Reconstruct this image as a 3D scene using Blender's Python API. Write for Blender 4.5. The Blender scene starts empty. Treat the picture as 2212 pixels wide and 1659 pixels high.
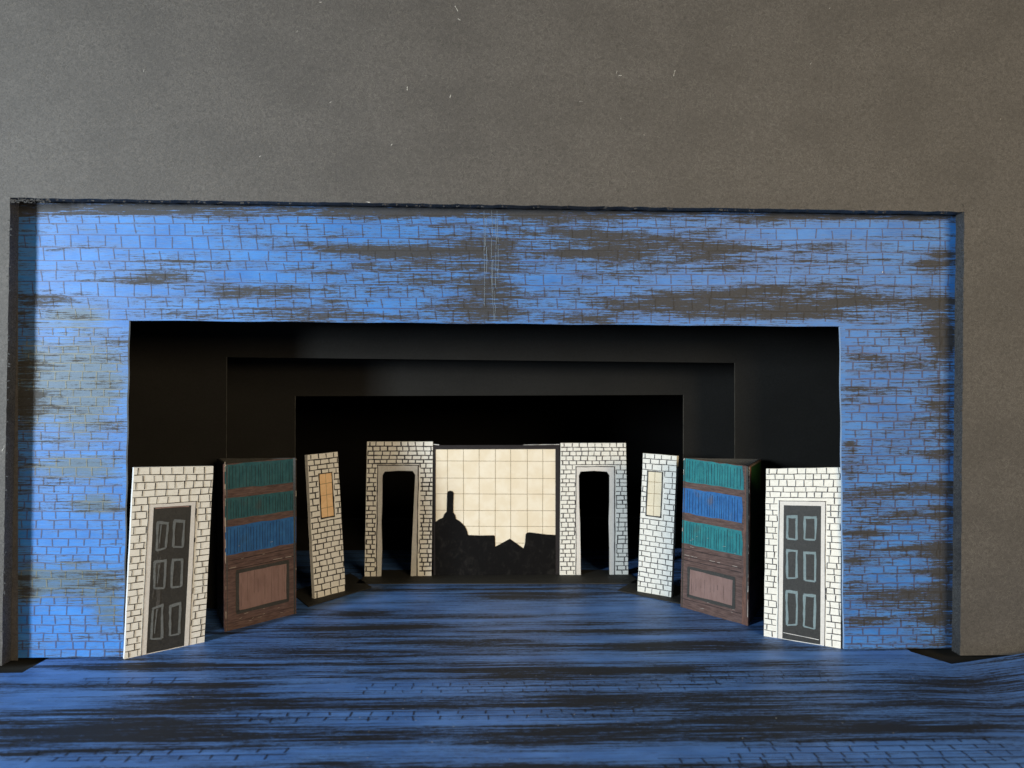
import bpy, math, random
from mathutils import Vector
R = random.Random(7)
S = 0.01                      # everything below is written in centimetres
scene = bpy.context.scene
COL = scene.collection

# ------------------------------------------------------------------ camera
CAMZ = 14.0; YAW = math.radians(1.7); FP = 1660.0; CX = 1106.0; CY = 829.5
cd = bpy.data.cameras.new('camera'); cam = bpy.data.objects.new('camera', cd); COL.objects.link(cam)
cam.location = (0, 0, CAMZ * S); cam.rotation_euler = (math.radians(90), 0, -YAW)
cd.sensor_fit = 'HORIZONTAL'; cd.sensor_width = 36.0; cd.lens = 36.0 * FP / 2212.0
cd.clip_start = 0.01; cd.clip_end = 50
cd.dof.use_dof = True; cd.dof.focus_distance = 0.45; cd.dof.aperture_fstop = 14
scene.camera = cam

# ------------------------------------------------------------------ light
w = bpy.data.worlds.new('World'); scene.world = w; w.use_nodes = True
w.node_tree.nodes['Background'].inputs[0].default_value = (0.80, 0.92, 1.0, 1)
w.node_tree.nodes['Background'].inputs[1].default_value = 0.07
scene.view_settings.view_transform = 'Standard'; scene.view_settings.look = 'None'
scene.view_settings.exposure = 0.3; scene.view_settings.gamma = 1.0

def area(name, loc, tgt, sx, sy, power, col, spread=180):
    l = bpy.data.lights.new(name, 'AREA'); l.shape = 'RECTANGLE'; l.size = sx * S; l.size_y = sy * S
    l.energy = power; l.color = col; l.spread = math.radians(spread)
    o = bpy.data.objects.new(name, l); COL.objects.link(o); o.location = Vector(loc) * S
    o.rotation_euler = (Vector(tgt) - Vector(loc)).to_track_quat('-Z', 'Y').to_euler()
    return o
area('window_light', (-71, -23, 23), (0, 42, 10), 10, 20, 9.0, (0.82, 0.92, 1.0))
area('room_light', (46, -50, 32), (-8, 45, 6), 34, 26, 5.6, (1.0, 0.77, 0.49))

# ------------------------------------------------------------------ helpers
cs, sn = math.cos(YAW), math.sin(YAW)
def ray(px, py):
    xc = (px - CX) / FP; zc = -(py - CY) / FP
    return Vector((xc * cs + sn, -xc * sn + cs, zc))
def F(px, py, z=0.0):                 # point of the floor
    d = ray(px, py); t = (z - CAMZ) / d.z
    return Vector((d.x * t, d.y * t, z))
def V(px, py, Y):                     # point of an upright plane
    d = ray(px, py); t = Y / d.y
    return Vector((d.x * t, Y, CAMZ + d.z * t))

class Face:                            # a flat drawn surface with corner points; u, v in 0..1
    def __init__(s, BL, BR, TR, TL):
        s.n = (BR - BL).cross(TL - BL).normalized()
        TR = TR - s.n * (TR - BL).dot(s.n)               # keep it flat
        s.c = (BL, BR, TR, TL)
             # towards the audience
        s.W = ((BR - BL).length + (TR - TL).length) / 2; s.H = ((TL - BL).length + (TR - BR).length) / 2
    def p(s, u, v, off=0.0):
        BL, BR, TR, TL = s.c
        return (BL * (1-u) + BR * u) * (1-v) + (TL * (1-u) + TR * u) * v + s.n * off
    def uv(s, u, v): return (u * s.W, v * s.H)

class MB:
    def __init__(s): s.v = []; s.f = []; s.m = []; s.uv = []
    def face(s, pts, uvs, m=0):
        b = len(s.v); s.v += pts; s.f.append(tuple(range(b, b + len(pts)))); s.m.append(m); s.uv.append(list(uvs))
    def poly(s, fc, pts, off, m=0):
        s.face([fc.p(u, v, off) for u, v in pts], [fc.uv(u, v) for u, v in pts], m)
    def slab(s, fc, pts, t, m=0, me=None, off=0.0):      # pts counter-clockwise seen from the front
        me = m if me is None else me
        s.poly(fc, pts, off, m)
        s.poly(fc, list(reversed(pts)), off - t, me)
        for i in range(len(pts)):
            a, b = pts[i], pts[(i + 1) % len(pts)]
            s.face([fc.p(*b, off), fc.p(*a, off), fc.p(*a, off - t), fc.p(*b, off - t)],
                   [fc.uv(*b), fc.uv(*a), fc.uv(*a), fc.uv(*b)], me)
    def stroke(s, fc, pts, w, off=0.012, m=0, var=0.3, taper=False):   # pts in u, v; w in cm
        q = [Vector((u * fc.W, v * fc.H)) for u, v in pts]
        L = []; Rr = []
        for i, a in enumerate(q):
            d = (q[min(i+1, len(q)-1)] - q[max(i-1, 0)]); d = d.normalized() if d.length > 1e-9 else Vector((1, 0))
            n = Vector((-d.y, d.x)); ww = w * 0.5 * (1 + R.uniform(-var, var))
            if taper and i in (0, len(q)-1): ww *= 0.4
            L.append(a + n * ww); Rr.append(a - n * ww)
        for i in range(len(q) - 1):
            P = [Rr[i], Rr[i+1], L[i+1], L[i]]
            s.face([fc.p(x.x / fc.W, x.y / fc.H, off) for x in P], [(x.x, x.y) for x in P], m)
    def line(s, fc, a, b, w, off=0.012, m=0, wob=0.03, seg=0.35, var=0.3, taper=False):
        A = Vector((a[0] * fc.W, a[1] * fc.H)); B = Vector((b[0] * fc.W, b[1] * fc.H)); L = (B - A).length
        n = max(1, int(L / seg)); d = (B - A) / max(L, 1e-6); nn = Vector((-d.y, d.x)); pts = []
        k = 0.0
        for i in range(n + 1):
            k = k * 0.7 + R.uniform(-1, 1) * wob * 0.7
            x = A.lerp(B, i / n) + nn * (k if 0 < i < n or n == 1 else k * 0.4)
            pts.append((x.x / fc.W, x.y / fc.H))
        s.stroke(fc, pts, w, off, m, var, taper)
    def build(s, name, mats, parent=None, smooth=False):
        me = bpy.data.meshes.new(name)
        org = ORG.get(parent, Vector((0, 0, 0))) if parent is not None else Vector((0, 0, 0))
        me.from_pydata([tuple((Vector(v) - org) * S) for v in s.v], [], s.f)
        for m in (mats if isinstance(mats, (list, tuple)) else [mats]): me.materials.append(m)
        l = me.uv_layers.new(name='UVMap'); k = 0
        for p, mi, uv in zip(me.polygons, s.m, s.uv):
            p.material_index = mi; p.use_smooth = smooth
            for c in uv: l.data[k].uv = c; k += 1
        o = bpy.data.objects.new(name, me); COL.objects.link(o)
        if parent is not None:
            o.parent = parent; ORG[o] = org
        return o
ORG = {}
def thing(name, label, cat, loc, group=None):
    o = bpy.data.objects.new(name, None); COL.objects.link(o); o.location = Vector(loc) * S
    o.empty_display_size = 0.01; ORG[o] = Vector(loc)
    tag(o, label, cat, group); return o
def tag(o, label=None, cat=None, group=None, kind=None):
    if label: o['label'] = label
    if cat: o['category'] = cat
    if group: o['group'] = group
    if kind: o['kind'] = kind
    return o

def rough(pts, W, H, amp=0.02, step=0.5):     # a hand-cut outline
    out = []
    for i in range(len(pts)):
        a = Vector((pts[i][0] * W, pts[i][1] * H)); b = Vector((pts[(i+1) % len(pts)][0] * W, pts[(i+1) % len(pts)][1] * H))
        n = max(1, int((b - a).length / step)); d = (b - a).normalized(); nn = Vector((-d.y, d.x))
        for k in range(n):
            x = a.lerp(b, k / n) + nn * (R.uniform(-amp, amp) if k else 0)
            out.append((x.x / W, x.y / H))
    return out
def rect(u0, v0, u1, v1): return [(u0, v0), (u1, v0), (u1, v1), (u0, v1)]

# ------------------------------------------------------------------ materials
class NT:
    def __init__(s, name):
        s.mat = bpy.data.materials.new(name); s.mat.use_nodes = True; s.t = s.mat.node_tree
        s.b = s.t.nodes['Principled BSDF']; s.tc = s.t.nodes.new('ShaderNodeTexCoord')
    def n(s, t, **k):
        x = s.t.nodes.new(t)
        for a, v in k.items(): setattr(x, a, v)
        return x
    def L(s, a, b): s.t.links.new(a, b)
    def noise(s, sx, sy, detail=5, rgh=0.6, dist=0.0, off=0.0, src='UV'):
        m = s.n('ShaderNodeMapping'); m.inputs['Scale'].default_value = (sx, sy, sx); m.inputs['Location'].default_value = (off, off * 1.7, off)
        s.L(s.tc.outputs[src], m.inputs['Vector'])
        x = s.n('ShaderNodeTexNoise'); x.inputs['Scale'].default_value = 1; x.inputs['Detail'].default_value = detail
        x.inputs['Roughness'].default_value = rgh; x.inputs['Distortion'].default_value = dist
        s.L(m.outputs[0], x.inputs['Vector']); return x.outputs[0]
    def attr(s, name):
        x = s.n('ShaderNodeAttribute'); x.attribute_name = name; return x.outputs['Fac']
    def math(s, op, a, b=0.0, c=None, clamp=False):
        x = s.n('ShaderNodeMath', operation=op); x.use_clamp = clamp
        for i, v in enumerate((a, b) if c is None else (a, b, c)):
            if isinstance(v, (int, float)): x.inputs[i].default_value = v
            else: s.L(v, x.inputs[i])
        return x.outputs[0]
    def ramp(s, v, lo, hi, a=0.0, b=1.0):
        x = s.n('ShaderNodeMapRange', interpolation_type='SMOOTHSTEP'); s.L(v, x.inputs[0])
        for i, q in enumerate((lo, hi, a, b)): x.inputs[i + 1].default_value = q
        return x.outputs[0]
    def mix(s, f, a, b):
        x = s.n('ShaderNodeMix', data_type='RGBA')
        for q, i in ((f, 0), (a, 6), (b, 7)):
            if isinstance(q, (int, float)): x.inputs[i].default_value = q
            elif isinstance(q, tuple): x.inputs[i].default_value = (*q, 1)
            else: s.L(q, x.inputs[i])
        return x.outputs[2]
    def bump(s, h, strength=0.3, dist=0.02):
        x = s.n('ShaderNodeBump'); x.inputs['Strength'].default_value = strength; x.inputs['Distance'].default_value = dist * S
        s.L(h, x.inputs['Height']); s.L(x.outputs[0], s.b.inputs['Normal'])
    def fin(s, col, rgh=0.8, spec=0.3, sheen=0.0):
        if isinstance(col, tuple): s.b.inputs['Base Color'].default_value = (*col, 1)
        else: s.L(col, s.b.inputs['Base Color'])
        if isinstance(rgh, (int, float)): s.b.inputs['Roughness'].default_value = rgh
        else: s.L(rgh, s.b.inputs['Roughness'])
        s.b.inputs['Specular IOR Level'].default_value = spec
        if sheen:
            s.b.inputs['Sheen Weight'].default_value = sheen; s.b.inputs['Sheen Roughness'].default_value = 0.5
        return s.mat

def blue_paint(name, ink=False, blueA=(0.016, 0.130, 0.43), blueB=(0.032, 0.20, 0.58), dark=(0.026, 0.0245, 0.021),
               wash=(0.072, 0.125, 0.175), sx=0.14, sy=1.5, inkcol=(0.055, 0.062, 0.13), rgh=0.5, spec=0.4, bx=0.5, by=12.0, a1=2.2, a2=1.7, br_=(0.7, 14.0), thincol=(0.095, 0.165, 0.30)):
    t = NT(name)
    n1 = t.noise(sx, sy, 4, 0.55, 0.3); n2 = t.noise(bx, by, 6, 0.75, 0.35, 3.1); n3 = t.noise(9, 16, 3, 0.7, 0, 5.0)
    n4 = t.noise(0.35, 0.8, 3, 0.6, 0.2, 9.0); n5 = t.noise(2.0, 26.0, 3, 0.6, 0.0, 1.0)
    br = t.noise(br_[0], br_[1], 3, 0.6, 0.15, 11.0); sc = t.noise(3.0, 9.0, 4, 0.85, 0.4, 14.0)
    v = t.attr('dark')
    for q, am in ((n1, a1), (n2, a2), (br, 2.3), (sc, 1.6)):
        v = t.math('ADD', v, t.math('MULTIPLY', t.math('SUBTRACT', q, 0.5), am))
    k = t.ramp(v, 0.40, 0.94, 0.0, 0.96)
    thin = t.ramp(v, -0.05, 0.55, 0.0, 0.42)
    blue = t.mix(t.ramp(n4, 0.3, 0.7), blueA, blueB)
    blue = t.mix(t.ramp(n5, 0.35, 0.75, 0.0, 0.3), blue, (0.09, 0.27, 0.70))
    blue = t.mix(thin, blue, thincol)
    wv = t.math('ADD', t.attr('wash'), t.math('MULTIPLY', t.math('SUBTRACT', n2, 0.5), 1.6))
    wv = t.math('ADD', wv, t.math('MULTIPLY', t.math('SUBTRACT', n1, 0.5), 0.6))
    wk = t.ramp(wv, 0.3, 0.75, 0.0, 0.92)
    if ink:
        blue = t.mix(0.12, inkcol, blue)
        c = t.mix(wk, blue, (0.15, 0.165, 0.13))
        c = t.mix(t.math('MULTIPLY', k, 1.0), c, dark)
    else:
        c = t.mix(wk, blue, wash)
        fl = t.ramp(t.noise(2.6, 9.0, 4, 0.75, 0.5, 7.7), 0.60, 0.70, 0.0, 0.55)
        c = t.mix(t.math('MULTIPLY', fl, wk), c, (0.20, 0.215, 0.165))
        c = t.mix(k, c, t.mix(t.ramp(n3, 0.3, 0.7), dark, tuple(x * 1.6 for x in dark)))
    t.bump(t.math('ADD', n2, n3), 0.35, 0.012)
    return t.fin(c, t.ramp(k, 0, 1, rgh, rgh + 0.15), spec)

def card(name, c0, c1, rgh=0.75, spec=0.25, sheen=0.0, fib=0.0, bs=0.5, sc=14.0):
    t = NT(name)
    a = t.noise(sc, sc, 4, 0.7, 1.6); b = t.noise(0.25, 0.35, 3, 0.5, 0, 4.0); f = t.noise(7.0, 11.0, 3, 0.6, 3.5, 2.0)
    c = t.mix(t.ramp(a, 0.3, 0.72), c0, c1)
    c = t.mix(t.ramp(b, 0.35, 0.7, 0.0, 0.35), c, tuple(x * 0.8 for x in c0))
    if fib:
        ridge = t.math('ABSOLUTE', t.math('SUBTRACT', f, 0.5))
        c = t.mix(t.ramp(ridge, 0.0, 0.018, fib, 0.0), c, tuple(min(1, x * 1.9) for x in c1))
    t.bump(t.math('ADD', a, f), bs, 0.015)
    return t.fin(c, rgh, spec, sheen)

M = {}
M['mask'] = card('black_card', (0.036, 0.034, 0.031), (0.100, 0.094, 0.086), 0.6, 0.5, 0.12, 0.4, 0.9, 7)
M['inner'] = card('shaded_black_card', (0.013, 0.013, 0.012), (0.020, 0.020, 0.019), 0.85, 0.12, 0, 0.2, 0.4, 10)  # same card as the mask, colour darkened for the weaker light inside
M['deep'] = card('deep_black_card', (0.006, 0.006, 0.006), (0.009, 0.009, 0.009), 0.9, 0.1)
M['base'] = card('base_card', (0.024, 0.024, 0.022), (0.036, 0.036, 0.032), 0.7, 0.25, 0, 0.2, 0.4)
M['foam'] = card('cut_foam', (0.003, 0.003, 0.003), (0.14, 0.14, 0.137), 0.6, 0.5, 0, 0.0, 1.0, 12)
M['wallpaint'] = blue_paint('blue_wall_paint')
M['wallink'] = blue_paint('blue_wall_ink', ink=True)
M['walledge'] = card('pale_blue_edge', (0.30, 0.42, 0.60), (0.42, 0.55, 0.75), 0.8, 0.2)
FK = dict(blueA=(0.06, 0.165, 0.47), blueB=(0.11, 0.27, 0.68), dark=(0.009, 0.009, 0.008), thincol=(0.055, 0.10, 0.19), br_=(0.3, 11.0), wash=(0.06, 0.08, 0.11), sx=0.08, sy=1.9, bx=0.15, by=6.0, rgh=0.48, spec=0.32)
M['floorpaint'] = blue_paint('blue_floor_paint', **FK)
M['floorink'] = blue_paint('blue_floor_ink', ink=True, inkcol=(0.02, 0.022, 0.035), **FK)

def paper(name, c0, c1, stain):
    t = NT(name)
    a = t.noise(5, 7, 4, 0.65, 0.4); b = t.noise(0.5, 0.4, 3, 0.5, 0, 4.0); f = t.noise(4.0, 6.0, 3, 0.6, 2.5, 2.0)
    c = t.mix(t.ramp(a, 0.3, 0.7), c0, c1)
    ridge = t.math('ABSOLUTE', t.math('SUBTRACT', f, 0.5))
    c = t.mix(t.math('MULTIPLY', t.ramp(ridge, 0.0, 0.03, 0.55, 0.0), t.ramp(b, 0.40, 0.62)), c, stain)
    t.bump(a, 0.3, 0.01)
    return t.fin(c, 0.8, 0.2)
M['paper'] = paper('white_brick_paper', (0.76, 0.76, 0.70), (0.86, 0.86, 0.80), (0.42, 0.44, 0.34))
M['trim'] = card('white_trim_paint', (0.62, 0.61, 0.58), (0.76, 0.75, 0.71), 0.6, 0.3, 0, 0, 0.3, 8)
M['trim_grey'] = card('pale_grey_trim_paint', (0.48, 0.48, 0.45), (0.66, 0.66, 0.62), 0.6, 0.3, 0, 0, 0.3, 8)
M['edge'] = card('white_edge_and_highlight', (0.78, 0.78, 0.76), (0.88, 0.88, 0.86), 0.7, 0.2)
M['ink'] = card('black_ink', (0.010, 0.009, 0.010), (0.028, 0.024, 0.028), 0.6, 0.25)
M['inkgrey'] = card('grey_ink', (0.03, 0.028, 0.032), (0.08, 0.075, 0.08), 0.6, 0.25)
M['door'] = card('black_door_paint', (0.014, 0.015, 0.014), (0.034, 0.034, 0.031), 0.5, 0.4, 0, 0.25, 0.5, 6)
M['dline'] = card('grey_brush_line', (0.10, 0.115, 0.12), (0.18, 0.20, 0.205), 0.55, 0.3, 0, 0, 0.3, 9)
M['smear'] = card('grey_smear', (0.035, 0.035, 0.034), (0.085, 0.085, 0.082), 0.6, 0.3, 0, 0, 0.3, 5)
M['dline_pale'] = card('pale_blue_grey_brush_line', (0.15, 0.215, 0.235), (0.23, 0.31, 0.33), 0.55, 0.3, 0, 0, 0.3, 9)
M['orange'] = card('orange_window_paint', (0.86, 0.57, 0.30), (0.95, 0.67, 0.38), 0.7, 0.2, 0, 0, 0.2, 2)
M['cream'] = card('cream_window_paint', (0.76, 0.68, 0.50), (0.84, 0.76, 0.58), 0.7, 0.2, 0, 0, 0.2, 2)
M['muntin'] = card('muntin_ink', (0.22, 0.16, 0.09), (0.32, 0.25, 0.15), 0.7, 0.2)
M['scratch'] = card('pale_scratch', (0.20, 0.28, 0.38), (0.34, 0.42, 0.50), 0.7, 0.2)
M['fleck'] = card('white_fleck', (0.55, 0.55, 0.52), (0.7, 0.7, 0.66), 0.8, 0.2)
def tile():
    t = NT('cream_tile_paper')
    a = t.noise(0.9, 0.9, 4, 0.55, 0.3); b = t.noise(8, 8, 3, 0.6, 0.5, 3)
    c = t.mix(t.ramp(a, 0.35, 0.68), (0.80, 0.71, 0.54), (0.86, 0.79, 0.64))
    c = t.mix(t.ramp(b, 0.55, 0.8, 0, 0.25), c, (0.62, 0.48, 0.30))
    return t.fin(c, 0.7, 0.2)
M['tile'] = tile()
M['tileline'] = card('tile_line', (0.24, 0.18, 0.10), (0.32, 0.25, 0.15), 0.7, 0.2)
def sky_black():
    t = NT('smudged_black_paint')
    a = t.noise(1.2, 0.9, 6, 0.7, 0.8); b = t.noise(7, 3, 4, 0.7, 0.5, 2)
    v = t.math('ADD', a, t.math('MULTIPLY', t.math('SUBTRACT', b, 0.5), 0.5))
    t.bump(b, 0.4, 0.01)
    return t.fin(t.mix(t.ramp(v, 0.48, 0.75, 0, 0.8), (0.003, 0.003, 0.0035), (0.018, 0.017, 0.016)), 0.7, 0.12)
M['skyline'] = sky_black()
def brushed(name, c0, c1, c2, sx, sy, th=(0.55, 0.8), rgh=0.5, spec=0.4):
    t = NT(name)
    a = t.noise(sx, sy, 5, 0.65, 0.3); b = t.noise(sx * 0.4, sy * 0.5, 3, 0.6, 0.6, 6)
    c = t.mix(t.ramp(a, 0.3, 0.7), c0, c1); c = t.mix(t.ramp(b, th[0], th[1], 0, 0.7), c, c2)
    t.bump(a, 0.4, 0.012); return t.fin(c, rgh, spec)
M['brown'] = brushed('brown_paint', (0.075, 0.044, 0.037), (0.155, 0.10, 0.086), (0.045, 0.029, 0.026), 1.5, 9)
M['brownv'] = brushed('brown_upright_paint', (0.10, 0.050, 0.036), (0.20, 0.10, 0.07), (0.06, 0.03, 0.024), 9, 1.5)
M['mauve'] = brushed('mauve_panel_paint', (0.215, 0.135, 0.118), (0.27, 0.175, 0.155), (0.19, 0.115, 0.10), 5, 1.0)
M['teal_dull'] = brushed('dull_teal_paint', (0.016, 0.085, 0.105), (0.032, 0.125, 0.145), (0.05, 0.075, 0.08), 2.5, 1.5)
M['teal'] = brushed('bright_teal_paint', (0.014, 0.16, 0.19), (0.024, 0.24, 0.26), (0.06, 0.10, 0.095), 2.5, 1.5)
M['bandblue'] = brushed('band_blue_paint', (0.018, 0.10, 0.30), (0.03, 0.15, 0.40), (0.03, 0.09, 0.20), 2.5, 1.5)
M['bandblue_b'] = brushed('bright_band_blue_paint', (0.018, 0.11, 0.32), (0.03, 0.17, 0.44), (0.12, 0.13, 0.17), 2.5, 1.5)
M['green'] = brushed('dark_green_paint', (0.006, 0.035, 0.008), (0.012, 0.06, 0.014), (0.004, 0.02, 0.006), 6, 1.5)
M['highl'] = card('highlight_and_chips', (0.45, 0.40, 0.34), (0.7, 0.66, 0.58), 0.7, 0.3)

# ------------------------------------------------------------------ painted sheets carry two paint densities per point
import numpy as np
def densities(o, patches, base=0.0, plane='wall', gain=0.86):
    me = o.data; n = len(me.vertices); co = np.empty(n * 3); me.vertices.foreach_get('co', co); co = co.reshape(-1, 3) / S
    a = co[:, 0]; b = co[:, 2] if plane == 'wall' else co[:, 1]
    dk = np.full(n, base); wh = np.zeros(n)
    rs = np.random.RandomState(3)
    for (x0, y0, x1, y1, st, kind) in patches:
        if plane == 'wall': p, q = V(x0, y0, YW), V(x1, y1, YW); qa, qb, pa, pb = q.x, q.z, p.x, p.z
        else:
            m = (x0 + x1) / 2; my = (y0 + y1) / 2
            pa = F(x0, my).x; qa = F(x1, my).x; pb = F(m, y0).y; qb = F(m, y1).y
        ca, cb = (pa + qa) / 2, (pb + qb) / 2; ra, rb = abs(qa - pa) / 2 + 1e-3, abs(qb - pb) / 2 + 1e-3
        tilt = rs.uniform(-0.015, 0.015)
        d = (np.abs((a - ca) / ra) ** 2.0 + np.abs((b - cb - tilt * (a - ca)) / rb) ** 2.0)
        g = gain * st * np.exp(-0.7 * d)
        if kind == 'd': dk += g
        else: wh += g * 1.25
    for nm, ar in (('dark', np.clip(dk, -0.6, 1.1)), ('wash', np.clip(wh, 0, 1.0))):
        at = me.attributes.new(nm, 'FLOAT', 'POINT'); at.data.foreach_set('value', ar.astype(np.float32))

# ------------------------------------------------------------------ setting
YW = 39.95; YM = 38.92
g = MB()
g.face([Vector((-60, 15, -0.35)), Vector((60, 15, -0.35)), Vector((60, 95, -0.35)), Vector((-60, 95, -0.35))], [(-60, 15), (60, 15), (60, 95), (-60, 95)])
tag(g.build('ground', M['base']), kind='structure')

FP_ = [  # painted floor, in the photo: x0, y0, x1, y1, density
 (700,1268,1500,1276,.5),(1010,1280,1210,1294,.7),(690,1300,960,1305,.6),(700,1319,845,1334,.8),(880,1327,1060,1336,.6),
 (640,1346,980,1362,.8),(1215,1341,1360,1349,.7),(1175,1358,1450,1368,.75),(640,1368,830,1384,.8),(810,1378,1180,1406,.65),
 (560,1398,820,1413,.7),(1284,1390,1640,1409,.8),(1416,1380,1640,1404,.5),(180,1427,540,1450,.75),(640,1433,1000,1438,.5),
 (1007,1432,1400,1474,.95),(1380,1438,1520,1462,.6),(0,1478,370,1486,.8),(360,1470,580,1492,.9),(560,1448,1000,1462,.3),
 (300,1500,600,1530,.7),(600,1500,1180,1540,.55),(1180,1502,1520,1536,.85),(1480,1520,1700,1545,.4),(1830,1468,2212,1486,.7),(1420,1494,1700,1510,.6),
 (60,1548,510,1618,.95),(0,1566,120,1580,.5),(500,1568,1030,1612,.6),(1050,1594,1330,1614,.85),(1176,1562,1640,1594,.9),(1416,1549,1860,1594,.95),
 (1250,1645,2212,1662,.45),(1700,1556,2212,1584,.5),(480,1648,1400,1670,.7),(1600,1512,2212,1526,.45),(0,1628,90,1645,.5),
 (150,1535,450,1545,.5),(1000,1412,1500,1430,-.55),(1416,1408,2000,1426,-.6),(0,1450,360,1474,-.5),(0,1490,260,1525,-.45),(560,1474,1500,1500,-.55),
 (500,1536,1370,1568,-.65),(0,1615,900,1650,-.55),(900,1612,1600,1646,-.45),(1620,1602,2212,1640,-.5),(1420,1424,1800,1440,.35),
 (1500,1640,2212,1700,-.3),(600,1296,1000,1318,-.4),(1000,1306,1500,1324,-.45),(640,1337,1100,1345,-.5),(1200,1370,1600,1388,-.45),(650,1384,1000,1396,-.4),
 (250,1450,1000,1470,-.3),(0,1426,140,1445,-.3),(1100,1350,1500,1357,-.3),(640,1280,900,1296,-.5)]
FP_ = [p + ('d',) for p in FP_]
def grid(xf, ys, nx, zf, flip=False):
    b = MB(); idx = []
    rows = []
    for y in ys:
        x0, x1 = xf(y); rows.append([(x0 + (x1 - x0) * i / nx, y) for i in range(nx + 1)])
    for j, r in enumerate(rows): 
        for (x, y) in r: b.v.append(Vector((x, y, zf(x, y))))
    for j in range(len(ys) - 1):
        for i in range(nx):
            q = (j * (nx+1) + i, j * (nx+1) + i + 1, (j+1) * (nx+1) + i + 1, (j+1) * (nx+1) + i)
            b.f.append(q); b.m.append(0); b.uv.append([(b.v[k].x, b.v[k].y) for k in q])
    return b
def fr(a, b, st): n = max(1, round((b - a) / st)); return [a + (b - a) * i / n for i in range(n + 1)]
yA = F(1100, 1436).y
pL0, pL1, pR0, pR1 = F(58, 1447), F(104, 1422), F(2062, 1436), F(1968, 1408)
def deck_x(y):
    if y < pL0.y: xl = pL0.x
    elif y < pL1.y: t = (y - pL0.y) / (pL1.y - pL0.y); xl = pL0.x + (pL1.x - pL0.x) * t
    else: xl = pL1.x
    if y < pR0.y: xr = pR0.x
    elif y < pR1.y: t = (y - pR0.y) / (pR1.y - pR0.y); xr = pR0.x + (pR1.x - pR0.x) * t
    else: xr = pR1.x
    return xl, xr
deck = grid(deck_x, fr(pL0.y - 1.8, 65.0, 0.3), 150, lambda x, y: 0.0)
def apron_z(x, y):
    z = 0.012
    xr = 21.6 + (39 - y) * 0.10
    if x > xr: z += 0.011 * (x - xr) ** 2
    if x < -23.5: z += 0.02 * (x + 23.5) ** 2
    return z
apron = grid(lambda y: (-34, 34), fr(22, yA - 0.35, 0.3), 220, apron_z)
# back edge of the front sheet bows slightly
for i, v in enumerate(apron.v):
    t = (v.y - 22) / (yA - 0.35 - 22)
    v.y += t * (-0.35 * math.exp(-((v.x - 22.3) / 1.6) ** 2) + (0.25 if v.x > 24 else 0) * min(1, (v.x - 24) / 3) - 0.1 * math.exp(-((v.x + 26) / 3) ** 2))
FI = MB()                              # ink of the bricks on the floor: rows where the blue shows
class Flat:
    W = 1.0; H = 1.0
    def p(s, u, v, off=0.0): return Vector((u, v, apron_z(u, v) + off))
fl = Flat()
def floor_rows(px0, px1, py, n, dy, bw, wdt, curve=0):
    for r in range(n):
        a, b = F(px0, py), F(px1, py); y = a.y - r * dy + (b.y - a.y) * 0
        n_ = int((b.x - a.x) / 0.6); sl = (b.y - a.y) / (b.x - a.x) * 0.9
        pts = [(a.x + (b.x - a.x) * i / n_, y + sl * (b.x - a.x) * i / n_ * 0.2 + R.uniform(-.02, .02)) for i in range(n_ + 1)]
        if True: FI.stroke(fl, pts, wdt * 1.1, 0.014, 0, 0.3)
        x = a.x + R.uniform(0, bw)
        while x < b.x:
            h = dy * R.uniform(0.6, 0.95)
            FI.stroke(fl, [(x + R.uniform(-.04, .04), y), (x + R.uniform(-.06, .06), y - h)], wdt * 1.15, 0.014, 0, 0.3); x += bw * R.uniform(0.8, 1.2)
floor_rows(770, 1560, 1478, 3, 0.42, 1.0, 0.035)
floor_rows(1480, 1780, 1452, 4, 0.38, 0.9, 0.035)
floor_rows(500, 1370, 1542, 2, 0.50, 1.0, 0.05)
floor_rows(80, 620, 1624, 2, 0.50, 1.0, 0.05)
floor_rows(1560, 2180, 1603, 5, 0.50, 1.0, 0.05)
floor_rows(1420, 1700, 1640, 2, 0.50, 1.0, 0.05)
floor_rows(180, 420, 1466, 2, 0.42, 1.0, 0.04)
def join(a, b, m):
    k = len(a.v); a.v += b.v; a.f += [tuple(i + k for i in f) for f in b.f]; a.m += [m] * len(b.f); a.uv += b.uv
join(apron, FI, 1)
# dust specks and a hair or two lying on the front sheet
for i in range(60):
    p = F(R.uniform(60, 2150), R.uniform(1440, 1650)); s_ = R.uniform(0.015, 0.035)
    apron.face([Vector((p.x + s_ * math.cos(k * 1.57 + i), p.y + s_ * math.sin(k * 1.57 + i), apron_z(p.x, p.y) + 0.02)) for k in range(4)], [(0, 0)] * 4, 2)
o = deck.build('floor', [M['floorpaint']]); densities(o, FP_, 0.49, 'floor', 0.82); tag(o, kind='structure')
o = apron.build('floor', [M['floorpaint'], M['floorink'], M['fleck']]); densities(o, FP_, 0.49, 'floor', 0.82); tag(o, kind='structure')

def box(x0, x1, y0, y1, z0, z1):
    b = MB(); c = [Vector((x, y, z)) for x in (x0, x1) for y in (y0, y1) for z in (z0, z1)]
    for q in ((0,1,3,2), (4,6,7,5), (0,4,5,1), (2,3,7,6), (0,2,6,4), (1,5,7,3)):
        b.face([c[i] for i in q], [(c[i].x + c[i].y, c[i].z + c[i].y) for i in q])
    return b
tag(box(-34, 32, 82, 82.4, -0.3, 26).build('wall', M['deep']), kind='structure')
tag(box(-34.4, -34, 40.6, 82.4, -0.3, 26).build('wall', M['deep']), kind='structure')  # unseen side, added to keep ambient light out of the stage
tag(box(32, 32.4, 40.6, 82.4, -0.3, 26).build('wall', M['deep']), kind='structure')  # unseen opposite side, added for the same shade
tag(box(-34.4, 32.4, 40.6, 82.4, 26, 26.4).build('added_ceiling', M['deep']), kind='structure')  # unseen top, added so the stage interior stays dark

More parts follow.
